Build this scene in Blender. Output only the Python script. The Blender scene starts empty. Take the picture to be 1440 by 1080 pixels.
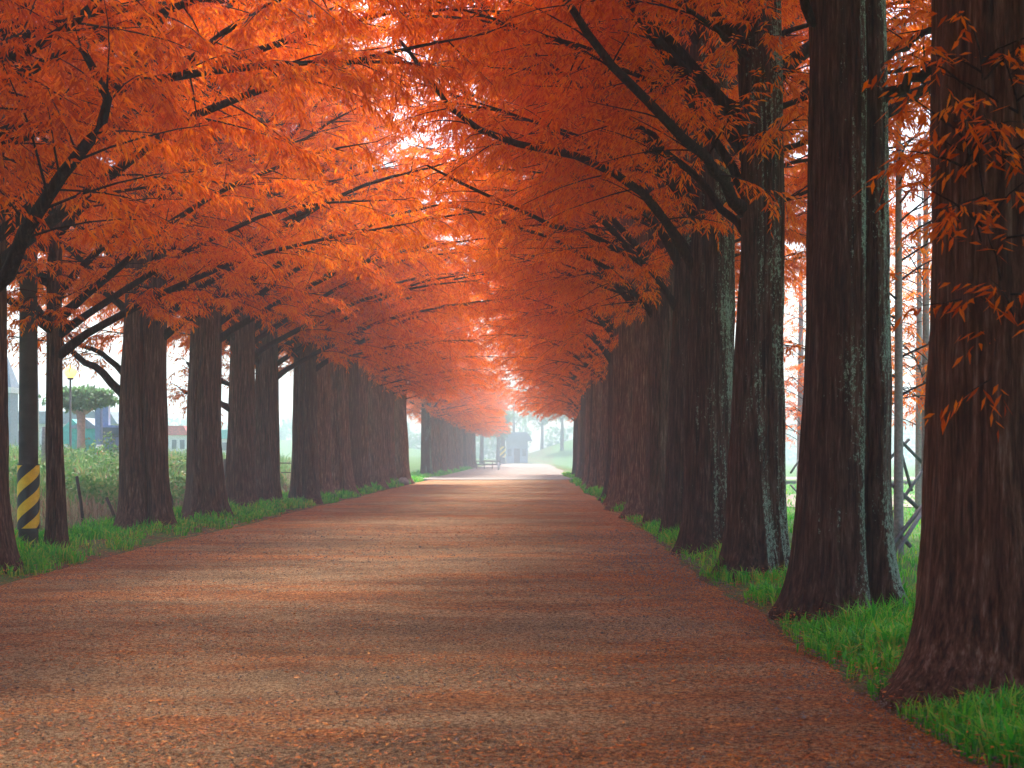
import bpy, math, random
import numpy as np
R = math.radians
random.seed(11)
C = bpy.context.scene
col = C.collection

# ------------------------------------------------------------------ camera, sky, sun, exposure
EYE = 1.6
cd = bpy.data.cameras.new('camera'); cam = bpy.data.objects.new('camera', cd); col.objects.link(cam)
cam.location = (0, 0, EYE); cam.rotation_euler = (R(90), 0, 0)
cd.sensor_width = 36; cd.lens = 50
cd.shift_x = -25/1440; cd.shift_y = 100/1440
cd.clip_start = 0.1; cd.clip_end = 3000
cd.dof.use_dof = True; cd.dof.focus_distance = 24; cd.dof.aperture_fstop = 4.5
C.camera = cam

SUN_EL, SUN_AZ = 55, -4          # degrees; azimuth from +Y towards +X
w = bpy.data.worlds.new('World'); C.world = w; w.use_nodes = True
nt = w.node_tree; bg = nt.nodes['Background']
sky = nt.nodes.new('ShaderNodeTexSky'); sky.sky_type = 'NISHITA'; sky.sun_disc = False
sky.sun_elevation = R(SUN_EL); sky.sun_rotation = R(SUN_AZ)
sky.air_density = 1.0; sky.dust_density = 3.0; sky.ozone_density = 1.0
nt.links.new(sky.outputs[0], bg.inputs[0]); bg.inputs[1].default_value = 0.052
sd = bpy.data.lights.new('sun', 'SUN'); sun = bpy.data.objects.new('sun', sd); col.objects.link(sun)
sd.energy = 1.5; sd.angle = R(18); sd.color = (1.0, 0.95, 0.88)
sun.rotation_euler = (R(90-SUN_EL), 0, R(180-SUN_AZ))
C.view_settings.view_transform = 'Standard'; C.view_settings.look = 'None'
C.view_settings.exposure = 2.9; C.view_settings.gamma = 1; C.view_settings.use_curve_mapping = False
cy = C.cycles
cy.max_bounces = 9; cy.diffuse_bounces = 6; cy.glossy_bounces = 2; cy.transmission_bounces = 6
cy.volume_bounces = 2; cy.transparent_max_bounces = 8
cy.caustics_reflective = False; cy.caustics_refractive = False
cy.sample_clamp_indirect = 8; cy.use_denoising = True
HAZE = 0.0028

def px(x, y, Y):
    """where the line of sight through a photograph point meets distance Y"""
    return ((x-745)*Y/2000, Y, EYE + (640-y)*Y/2000)

# ------------------------------------------------------------------ helpers
def mesh_np(name, verts, faces, smooth=False):
    verts = np.asarray(verts, np.float32); faces = np.asarray(faces, np.int32)
    k = faces.shape[1]; n = len(faces)
    me = bpy.data.meshes.new(name)
    me.vertices.add(len(verts)); me.vertices.foreach_set('co', verts.ravel())
    me.loops.add(n*k); me.loops.foreach_set('vertex_index', faces.ravel())
    me.polygons.add(n); me.polygons.foreach_set('loop_start', np.arange(0, n*k, k, dtype=np.int32))
    me.polygons.foreach_set('use_smooth', np.full(n, smooth))
    me.update(calc_edges=True)
    return me

class MB:
    """collects pieces of one part; built as ONE mesh"""
    def __init__(s): s.v = []; s.f = []; s.n = 0
    def add(s, v, f):
        v = np.asarray(v, float).reshape(-1, 3); s.v.append(v)
        s.f += [tuple(i+s.n for i in q) for q in f]; s.n += len(v)
    def box(s, x0, x1, y0, y1, z0, z1):
        v = [(x, y, z) for z in (z0, z1) for y in (y0, y1) for x in (x0, x1)]
        s.add(v, [(0,2,3,1), (4,5,7,6), (0,1,5,4), (2,6,7,3), (0,4,6,2), (1,3,7,5)])
    def tube(s, pts, rad, seg=8, caps=True):
        v, f = tube(pts, rad, seg)
        f = [tuple(q) for q in f]
        if caps:
            m = len(pts)
            f.append(tuple(range(seg))[::-1]); f.append(tuple((m-1)*seg+i for i in range(seg)))
        s.add(v, f)
    def prism(s, poly, y0, y1):
        n = len(poly)
        v = [(x, y0, z) for x, z in poly] + [(x, y1, z) for x, z in poly]
        s.add(v, [tuple(range(n))[::-1], tuple(range(n, 2*n))] + [(i, (i+1) % n, (i+1) % n+n, i+n) for i in range(n)])
    def mesh(s, name, mat, smooth=False):
        me = bpy.data.meshes.new(name); me.from_pydata(np.concatenate(s.v).tolist(), [], s.f); me.update()
        if smooth: me.polygons.foreach_set('use_smooth', [True]*len(me.polygons))
        me.materials.append(mat); return me
    def build(s, name, mat, parent=None, smooth=False): return link(name, s.mesh(name, mat, smooth), parent)

def tube(pts, rad, seg=8):
    P = np.asarray(pts, float); m = len(P); rad = np.broadcast_to(np.asarray(rad, float), (m,))
    T = np.gradient(P, axis=0); T /= np.linalg.norm(T, axis=1)[:, None]+1e-9
    up = np.where(np.abs(T[:, 2:3]) > 0.9, np.array([[1.0, 0, 0]]), np.array([[0, 0, 1.0]]))
    A = np.cross(T, up); A /= np.linalg.norm(A, axis=1)[:, None]+1e-9
    B = np.cross(A, T)
    a = np.arange(seg)/seg*2*math.pi
    V = P[:, None]+rad[:, None, None]*(np.cos(a)[None, :, None]*A[:, None]+np.sin(a)[None, :, None]*B[:, None])
    i = np.arange(m-1)[:, None]*seg; j = np.arange(seg)[None]; k = (j+1) % seg
    F = np.stack([i+j, i+k, i+seg+k, i+seg+j], -1).reshape(-1, 4)
    return V.reshape(-1, 3), F

def tag(o, label=None, cat=None, group=None, kind=None):
    if label: o['label'] = label
    if cat: o['category'] = cat
    if group: o['group'] = group
    if kind: o['kind'] = kind
    return o
def link(name, me, parent=None, loc=None):
    o = bpy.data.objects.new(name, me); col.objects.link(o)
    if parent: o.parent = parent
    if loc is not None: o.location = loc
    return o
def empty(name, loc, label, cat, group=None, rz=0, sc=1):
    o = bpy.data.objects.new(name, None); col.objects.link(o)
    o.location = loc; o.rotation_euler = (0, 0, rz); o.scale = (sc,)*3; o.empty_display_size = .3
    return tag(o, label, cat, group)

def vnoise(u, v, seed, per=0):
    """smooth value noise 0..1; u wraps with period per when per > 0"""
    r = np.random.default_rng(seed); n = 512; T = r.random((n, n))
    u = np.asarray(u, float); v = np.asarray(v, float); u, v = np.broadcast_arrays(u, v)
    iu = np.floor(u).astype(int); iv = np.floor(v).astype(int); fu = u-iu; fv = v-iv
    fu = fu*fu*(3-2*fu); fv = fv*fv*(3-2*fv)
    w_ = (lambda a: a % per) if per else (lambda a: a % n)
    a = T[w_(iu), iv % n]; b = T[w_(iu+1), iv % n]; c = T[w_(iu), (iv+1) % n]; d = T[w_(iu+1), (iv+1) % n]
    return (a*(1-fu)+b*fu)*(1-fv)+(c*(1-fu)+d*fu)*fv

# ------------------------------------------------------------------ materials
def mat(name):
    m = bpy.data.materials.new(name); m.use_nodes = True
    n = m.node_tree.nodes; l = m.node_tree.links
    return m, n, l, n['Principled BSDF']
def ramp(n, stops):
    r = n.new('ShaderNodeValToRGB'); e = r.color_ramp.elements
    e[0].position, e[0].color = stops[0][0], (*stops[0][1], 1); e[1].position, e[1].color = stops[-1][0], (*stops[-1][1], 1)
    for p, c in stops[1:-1]:
        x = e.new(p); x.color = (*c, 1)
    return r
def noise(n, l, vec, scale, detail=4, rough=.55, sc=(1, 1, 1)):
    mp = n.new('ShaderNodeMapping'); mp.inputs['Scale'].default_value = sc; l.new(vec, mp.inputs['Vector'])
    t = n.new('ShaderNodeTexNoise'); t.inputs['Scale'].default_value = scale; t.inputs['Detail'].default_value = detail
    t.inputs['Roughness'].default_value = rough; l.new(mp.outputs[0], t.inputs['Vector']); return t.outputs['Fac']
def mix(n, l, f, a, b, mode='MIX'):
    m = n.new('ShaderNodeMix'); m.data_type = 'RGBA'; m.blend_type = mode
    for s, v in ((m.inputs[0], f), (m.inputs[6], a), (m.inputs[7], b)):
        if isinstance(v, (int, float)): s.default_value = v
        elif isinstance(v, tuple): s.default_value = (*v, 1)
        else: l.new(v, s)
    return m.outputs[2]
def mth(n, l, op, a, b=0.0, clamp=False):
    m = n.new('ShaderNodeMath'); m.operation = op; m.use_clamp = clamp
    for s, v in ((m.inputs[0], a), (m.inputs[1], b)):
        if isinstance(v, (int, float)): s.default_value = v
        else: l.new(v, s)
    return m.outputs[0]
def bump(n, l, p, h, strength, dist):
    b = n.new('ShaderNodeBump'); b.inputs['Strength'].default_value = strength; b.inputs['Distance'].default_value = dist
    l.new(h, b.inputs['Height']); l.new(b.outputs[0], p.inputs['Normal'])
def simple(name, c, rough=.7, metal=0, var=.25, scale=8):
    m, n, l, p = mat(name)
    tc = n.new('ShaderNodeTexCoord'); f = noise(n, l, tc.outputs['Object'], scale, 5)
    a = tuple(x*(1-var) for x in c); b = tuple(min(1, x*(1+var)) for x in c)
    r = ramp(n, [(.3, a), (.7, b)]); l.new(f, r.inputs[0]); l.new(r.outputs[0], p.inputs['Base Color'])
    p.inputs['Roughness'].default_value = rough; p.inputs['Metallic'].default_value = metal
    bump(n, l, p, f, .15, .02)
    return m

def bark(name, lichen=0.0, tone=1.0):
    m, n, l, p = mat(name)
    tc = n.new('ShaderNodeTexCoord'); O = tc.outputs['Object']
    f1 = noise(n, l, O, 26, 6, .6, (1, 1, .07)); f2 = noise(n, l, O, 70, 4, .6, (1, 1, .12)); f3 = noise(n, l, O, 2.2, 4, .5, (1, 1, .3))
    h = mth(n, l, 'ADD', mth(n, l, 'MULTIPLY', f1, .7), mth(n, l, 'MULTIPLY', f2, .3))
    t = tone*.66
    r = ramp(n, [(.36, (.010*t, .005*t, .003*t)), (.47, (.075*t, .032*t, .018*t)), (.56, (.16*t, .082*t, .052*t)), (.68, (.34*t, .25*t, .20*t))])
    l.new(h, r.inputs[0])
    c = mix(n, l, mth(n, l, 'MULTIPLY', f3, .55), r.outputs[0], (.05*t, .022*t, .012*t))
    if lichen:
        g = n.new('ShaderNodeNewGeometry'); sx = n.new('ShaderNodeSeparateXYZ'); l.new(g.outputs['Normal'], sx.inputs[0])
        side = mth(n, l, 'ADD', mth(n, l, 'MULTIPLY', sx.outputs[0], .2), mth(n, l, 'MULTIPLY', sx.outputs[1], -.06))
        a = noise(n, l, O, 3.0, 4, .6, (1, 1, .28)); b = noise(n, l, O, 34, 5, .75, (1, 1, .55)); e = noise(n, l, O, 90, 2, .5)
        s = mth(n, l, 'ADD', mth(n, l, 'ADD', side, mth(n, l, 'MULTIPLY', a, .9)), mth(n, l, 'MULTIPLY', b, 1.3))
        k = ramp(n, [(.75, (0, 0, 0)), (.81, (1, 1, 1))]); l.new(mth(n, l, 'ADD', s, -.055*lichen-.5), k.inputs[0])
        lc = ramp(n, [(.35, (.07, .12, .07)), (.5, (.15, .22, .155)), (.65, (.36, .41, .35))]); l.new(e, lc.inputs[0])
        c = mix(n, l, k.outputs[0], c, lc.outputs[0])
    l.new(c, p.inputs['Base Color']); p.inputs['Roughness'].default_value = .92
    p.inputs['Specular IOR Level'].default_value = .2
    bump(n, l, p, h, 1.0, .05)
    return m

def leafmat(name, stops, trans, nscale=.9, spec=.15, tw=.5):
    m, n, l, p = mat(name)
    g = n.new('ShaderNodeNewGeometry'); tc = n.new('ShaderNodeTexCoord')
    f = noise(n, l, tc.outputs['Object'], nscale, 3)
    x = mth(n, l, 'ADD', mth(n, l, 'MULTIPLY', g.outputs['Random Per Island'], .6), mth(n, l, 'MULTIPLY', f, .55))
    oi = n.new('ShaderNodeObjectInfo')
    x = mth(n, l, 'ADD', x, mth(n, l, 'MULTIPLY', mth(n, l, 'SUBTRACT', oi.outputs['Random'], .5), .16))
    r = ramp(n, stops); l.new(x, r.inputs[0])
    l.new(r.outputs[0], p.inputs['Base Color']); p.inputs['Roughness'].default_value = .6
    p.inputs['Specular IOR Level'].default_value = spec
    t = n.new('ShaderNodeBsdfTranslucent')
    l.new(mix(n, l, 1.0, r.outputs[0], trans, 'MULTIPLY'), t.inputs[0])
    ms = n.new('ShaderNodeMixShader'); ms.inputs[0].default_value = tw
    l.new(p.outputs[0], ms.inputs[1]); l.new(t.outputs[0], ms.inputs[2])
    l.new(ms.outputs[0], n['Material Output'].inputs['Surface'])
    return m

M = {}
M['bark'] = bark('bark', 0, 1.45)
M['bark_haze_lit'] = bark('bark_haze_lit', 0, 2.5)  # lighter copy of bark with the far trunks' haze brightening put into its colour
M['bark_lichen'] = bark('bark_lichen', 1.0, .95)
M['bark_branch'] = bark('bark_branch', 0, .42)
M['leaf'] = leafmat('orange_needles', [(.12, (.36, .045, .001)), (.42, (.66, .118, .002)), (.66, (.82, .20, .003)), (.92, (.86, .34, .012))], (1.2, 1.08, .6), spec=.04, tw=.55)
M['leaf_green'] = leafmat('green_leaves', [(.2, (.09, .16, .09)), (.8, (.18, .28, .17))], (1, 1.2, .8), .3)
M['grass'] = leafmat('grass_blades', [(.2, (.015, .17, .008)), (.5, (.040, .40, .015)), (.74, (.17, .60, .03)), (.88, (.50, .50, .08)), (.98, (.55, .28, .08))], (1.1, 1.3, .7), .8, .5, .35)
M['weed'] = leafmat('field_weeds', [(.2, (.05, .15, .04)), (.5, (.12, .28, .08)), (.75, (.26, .36, .14)), (.95, (.50, .30, .20))], (1, 1.1, .8), .35, .2, .3)
M['dry'] = leafmat('dry_stalks', [(.2, (.20, .10, .07)), (.6, (.36, .24, .17)), (.95, (.45, .36, .22))], (1, 1, .9), .5, .2, .3)
M['litter'] = leafmat('fallen_needles', [(.10, (.07, .018, .006)), (.3, (.34, .075, .010)), (.7, (.66, .19, .02)), (.97, (.80, .40, .09))], (1, .9, .8), 1.2, .15, .1)
M['pebble'] = simple('pebble', (.20, .16, .13), .8, 0, .75, 9)
M['wood'] = simple('weathered_wood', (.27, .25, .25), .8, 0, .3, 20)
M['prop'] = simple('grey_prop_wood', (.11, .115, .125), .8, 0, .3, 20)
M['darkwood'] = simple('dark_wood', (.05, .035, .03), .8, 0, .3, 20)
M['steel'] = simple('dark_steel', (.045, .047, .05), .5, .6)
M['concrete'] = simple('grey_concrete', (.05, .048, .045), .85, 0, .35, 5)
M['white'] = simple('white_paint', (.75, .76, .78), .6, 0, .06)
M['yellow'] = simple('yellow_paint', (.95, .60, .01), .45, 0, .12, 14)
M['black'] = simple('black_paint', (.012, .012, .014), .45, 0, .3, 14)
M['teal'] = simple('teal_canvas', (.10, .50, .46), .7, 0, .15)
M['blue'] = simple('blue_cloth', (.22, .30, .55), .7, 0, .15)
M['slate'] = simple('slate_roof', (.26, .32, .40), .7, 0, .2)
M['red'] = simple('red_paint', (.6, .10, .08), .6)
M['pink'] = simple('pink_trunk_paint', (.60, .36, .34), .7)
M['glass'] = simple('dark_glass', (.06, .09, .12), .15, 0, .1)
M['stone'] = simple('grey_stone', (.3, .28, .27), .85, 0, .35, 6)

def ground_mats():
    # trampled earth path strewn with needles
    m, n, l, p = mat('earth_path')
    tc = n.new('ShaderNodeTexCoord'); O = tc.outputs['Object']
    big = noise(n, l, O, 1.0, 6, .62, (.16, .42, 1)); mid = noise(n, l, O, 1.0, 5, .65, (1.0, 2.3, 1))
    fine = noise(n, l, O, 34, 6, .75); grit = noise(n, l, O, 120, 3, .7); sp = noise(n, l, O, 26, 4, .8, (.6, 1.5, 1))
    base = ramp(n, [(.43, (.025, .011, .004)), (.47, (.22, .112, .040)), (.51, (.44, .262, .115)), (.56, (.78, .58, .34))])
    l.new(mth(n, l, 'ADD', mth(n, l, 'MULTIPLY', fine, .5), mth(n, l, 'MULTIPLY', grit, .5)), base.inputs[0])
    s = mth(n, l, 'ADD', mth(n, l, 'MULTIPLY', big, .55), mth(n, l, 'ADD', mth(n, l, 'MULTIPLY', mid, .35), mth(n, l, 'MULTIPLY', sp, .55)))
    # more needles towards both edges of the lane
    sx = n.new('ShaderNodeSeparateXYZ'); l.new(O, sx.inputs[0])
    ed = mth(n, l, 'ABSOLUTE', mth(n, l, 'ADD', sx.outputs[0], 2.1)); ed = mth(n, l, 'MULTIPLY', mth(n, l, 'SUBTRACT', ed, 2.8), .035)
    s = mth(n, l, 'ADD', s, mth(n, l, 'MAXIMUM', ed, -.015))
    k = ramp(n, [(.70, (0, 0, 0)), (.79, (1, 1, 1))]); l.new(s, k.inputs[0])
    lit = ramp(n, [(.43, (.08, .018, .003)), (.5, (.52, .145, .02)), (.57, (.78, .30, .06))]); l.new(fine, lit.inputs[0])
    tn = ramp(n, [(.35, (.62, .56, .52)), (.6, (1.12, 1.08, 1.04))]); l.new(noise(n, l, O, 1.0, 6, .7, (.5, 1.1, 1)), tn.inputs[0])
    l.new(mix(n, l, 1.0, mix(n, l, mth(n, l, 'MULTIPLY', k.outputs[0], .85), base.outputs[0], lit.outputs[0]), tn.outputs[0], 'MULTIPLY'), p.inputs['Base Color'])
    p.inputs['Roughness'].default_value = .9; p.inputs['Specular IOR Level'].default_value = .2
    bump(n, l, p, mth(n, l, 'ADD', fine, mth(n, l, 'MULTIPLY', grit, .8)), 1.0, .04)
    M['path'] = m
    m, n, l, p = mat('verge_soil')
    tc = n.new('ShaderNodeTexCoord'); O = tc.outputs['Object']
    a = noise(n, l, O, .8, 5, .6); b = noise(n, l, O, 14, 6, .75); c = noise(n, l, O, .05, 4)
    soil = ramp(n, [(.3, (.05, .028, .018)), (.5, (.15, .075, .045)), (.7, (.34, .16, .08))]); l.new(b, soil.inputs[0])
    gr = ramp(n, [(.3, (.035, .085, .02)), (.55, (.10, .20, .05)), (.75, (.22, .28, .10))]); l.new(b, gr.inputs[0])
    k = ramp(n, [(.38, (0, 0, 0)), (.56, (1, 1, 1))])
    sx = n.new('ShaderNodeSeparateXYZ'); l.new(O, sx.inputs[0])
    far = mth(n, l, 'MULTIPLY', mth(n, l, 'SUBTRACT', mth(n, l, 'ABSOLUTE', mth(n, l, 'ADD', sx.outputs[0], 2.3)), 6.2), .1, True)
    l.new(mth(n, l, 'ADD', a, far), k.inputs[0])
    l.new(mix(n, l, k.outputs[0], soil.outputs[0], gr.outputs[0]), p.inputs['Base Color'])
    p.inputs['Roughness'].default_value = .95; p.inputs['Specular IOR Level'].default_value = .1
    bump(n, l, p, b, .8, .05)
    M['ground'] = m
    M['paleroad'] = simple('pale_gravel', (.26, .21, .17), .9, 0, .2, 3)
    M['sandpath'] = simple('sandy_path', (.24, .175, .135), .9, 0, .25, .6)
ground_mats()

# ------------------------------------------------------------------ haze
hb = MB(); hb.box(-420, 420, -60, 520, -1.3, 27)
hz = bpy.data.materials.new('haze'); hz.use_nodes = True; hn = hz.node_tree.nodes; hn.clear()
pv = hn.new('ShaderNodeVolumePrincipled'); ho = hn.new('ShaderNodeOutputMaterial')
pv.inputs['Color'].default_value = (.74, .89, 1.0, 1); pv.inputs['Density'].default_value = HAZE; pv.inputs['Anisotropy'].default_value = .0
hz.node_tree.links.new(pv.outputs[0], ho.inputs['Volume'])
tag(hb.build('haze', hz), kind='stuff')

# ------------------------------------------------------------------ ground
def sm(a, b, x):
    t = np.clip((x-a)/(b-a), 0, 1); return t*t*(3-2*t)
def gz(X, Y):
    X = np.asarray(X, float); Y = np.asarray(Y, float)
    z = .05*sm(2.4, 3.2, X)*(1-sm(3.8, 5, X)) + .07*sm(-6.7, -7.6, X)
    z = z+1.25*sm(-10.0, -19.0, X)*(1-sm(108, 120, Y)*0)
    z = z-.25*sm(4.2, 8, X)
    z = z+6.2*np.exp(-(((X-15)/14)**2+((Y-310)/30)**2))+4*np.exp(-(((X+52)/28)**2+((Y-320)/40)**2))
    near = np.exp(-(Y/90)**2)
    z = z+near*.05*(vnoise(X*.8+50, Y*.8+50, 5)-.5)*(1-sm(-6.6, -6.2, X)*(1-sm(2.1, 2.5, X)))
    return z-.035*sm(-7.0, -6.6, X)*(1-sm(2.5, 2.9, X))
def grid(xs, ys, fz):
    X, Y = np.meshgrid(xs, ys); Z = fz(X, Y)
    nx, ny = len(xs), len(ys)
    i = np.arange(ny-1)[:, None]*nx+np.arange(nx-1)[None]
    F = np.stack([i, i+1, i+nx+1, i+nx], -1).reshape(-1, 4)
    return np.stack([X, Y, Z], -1).reshape(-1, 3), F
xs = np.unique(np.concatenate([np.linspace(-400, -30, 20), np.linspace(-30, -6, 100), np.linspace(-6, 2, 12), np.linspace(2, 12, 70), np.linspace(12, 40, 40), np.linspace(40, 400, 20)]))
ys = np.unique(np.concatenate([np.linspace(-50, 4, 10), np.linspace(4, 60, 220), np.linspace(60, 370, 150), np.linspace(370, 500, 8)]))
v, f = grid(xs, ys, gz); me = mesh_np('ground', v, f, True); me.materials.append(M['ground'])
tag(link('ground', me), kind='structure')

def edgeL(Y): return -6.75+.28*(vnoise(Y*.35, 3.3, 21)-.5)+.14*(vnoise(Y*1.7, 7.3, 22)-.5)
def edgeR(Y): return 2.42+.45*(vnoise(Y*.33, 9.3, 23)-.5)+.16*(vnoise(Y*1.7, 5.3, 24)-.5)+.25*sm(30, 110, Y)
ys = np.unique(np.concatenate([np.linspace(-40, 3, 12), np.linspace(3, 50, 480), np.linspace(50, 96, 90)]))
us = np.linspace(0, 1, 90); U, Y = np.meshgrid(us, ys)
X = edgeL(Y)*(1-U)+edgeR(Y)*U
micro = (.012*(vnoise(X*4, Y*4, 31)-.5)+.014*(vnoise(X*9, Y*9, 32)-.5))*np.exp(-(Y/60)**2)+.03*(vnoise(X*.5+9, Y*.35, 33)-.5)
Z = -.010+micro*.9-.05*(1-np.clip(np.minimum(U, 1-U)*30, 0, 1)) - .0*Y
nx = len(us); i = np.arange(len(ys)-1)[:, None]*nx+np.arange(nx-1)[None]
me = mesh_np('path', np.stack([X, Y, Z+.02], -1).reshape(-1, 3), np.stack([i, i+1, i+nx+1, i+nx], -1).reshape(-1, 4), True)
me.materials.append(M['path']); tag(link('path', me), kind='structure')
# crossing road beyond the first part of the avenue and the pale road past the right-hand lawn
v, f = grid(np.linspace(-60, 60, 90), np.linspace(90, 101.5, 14), lambda X, Y: np.maximum(gz(X, Y), 0)*.9+.055+.02*(vnoise(X*.5, Y*.5, 41)-.5))
me = mesh_np('crossing_road', v, f, True); me.materials.append(M['paleroad']); tag(link('crossing_road', me), kind='structure')
v, f = grid(np.linspace(-6.6, 3.4, 20), np.linspace(99, 285, 80), lambda X, Y: .05+.02*(vnoise(X*.5, Y*.5, 43)-.5)+0*X)
me = mesh_np('sandy_path', v, f, True); me.materials.append(M['sandpath']); tag(link('sandy_path', me), kind='structure')
v, f = grid(np.linspace(8, 90, 60), np.linspace(50, 66, 12), lambda X, Y: gz(X, Y)+.03)
me = mesh_np('side_road', v, f, True); me.materials.append(M['paleroad']); tag(link('side_road', me), kind='structure')

# ------------------------------------------------------------------ trees
def unit(a): return a/(np.linalg.norm(a, axis=-1, keepdims=True)+1e-9)

def trunk_mesh(r, H, seed, nu, nv, flare=.35, lean=(0, 0), groove=1.0, lichen=False, dry=False):  # dry: use the bark copy whose colour carries the distance haze and light
    th = np.arange(nu)/nu; t = np.linspace(0, 1, nv)
    z = -.2+(H+.2)*t**1.7
    T, Zg = np.meshgrid(th, z); zz = np.maximum(Zg, 0)
    prof = r*(1-.50*zz/H)*(1+flare*.55*np.exp(-zz/.75)+flare*.6*np.exp(-zz/.22))
    wob = .16*(vnoise(zz*.35, seed*1.7, seed+1)-.5)
    a = vnoise(T*5+wob*5, zz*.10+seed, seed, 5)                    # big flutes
    rid = 1-np.abs(2*a-1)
    a2 = vnoise(T*4+.3+wob*3, zz*.06+seed*3, seed+9, 4); val = np.exp(-((a2-.5)/.085)**2)*(1+.5*np.exp(-zz/1.2)); val2 = np.exp(-((a-.5)/.05)**2)
    b = 1-np.abs(2*vnoise(T*11+wob*11, zz*.22+seed, seed+2, 11)-1)
    c = 1-np.abs(2*vnoise(T*31, zz*.7, seed+3, 31)-1)
    d = vnoise(T*74, zz*2.2, seed+4, 74)
    root = vnoise(T*7, zz*0+1.5, seed+5, 7)*np.exp(-zz/.38)
    rr = prof*(1+groove*(-.25*val-.12*val2+.13+.20*(rid-.5)+.11*(b-.5)+.05*(c-.5))+(.022 if nu < 150 else .045)*(d-.5)+.95*flare*(root-.35*np.exp(-zz/.38)))
    ang = T*2*math.pi
    cx = lean[0]*zz+.05*(vnoise(zz*.4, 2.2, seed+7)-.5)*np.minimum(zz, 2); cyy = lean[1]*zz
    V = np.stack([cx+rr*np.cos(ang), cyy+rr*np.sin(ang), Zg], -1).reshape(-1, 3)
    i = np.arange(nv-1)[:, None]*nu; j = np.arange(nu)[None]; k = (j+1) % nu
    me = mesh_np('trunk', V, np.stack([i+j, i+k, i+nu+k, i+nu+j], -1).reshape(-1, 4), True)
    me.materials.append(M['bark_lichen' if lichen else 'bark_haze_lit' if dry else 'bark'])  # dry means the lighter bark with haze and light put into its colour
    return me

def fronds(base, d, L, W, rg):
    """flat needle sprays: each a narrow folded lozenge hanging from base along d"""
    n = len(base)
    side = unit(np.cross(d, rg.normal(size=(n, 3))+np.array([0, 0, 1.2])))
    nr = np.cross(side, d)
    Lc = L[:, None]; Wc = W[:, None]
    v0 = base; v1 = base+d*Lc*.42+side*Wc*.5-nr*Wc*.16; v2 = base+d*Lc+np.array([0, 0, -1.0])*Lc*.12; v3 = base+d*Lc*.42-side*Wc*.5-nr*Wc*.16
    V = np.stack([v0, v1, v2, v3], 1).reshape(-1, 3)
    i = np.arange(n)[:, None]*4
    F = np.concatenate([i+np.array([0, 1, 2]), i+np.array([0, 2, 3])], 0)
    return V, F

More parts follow.
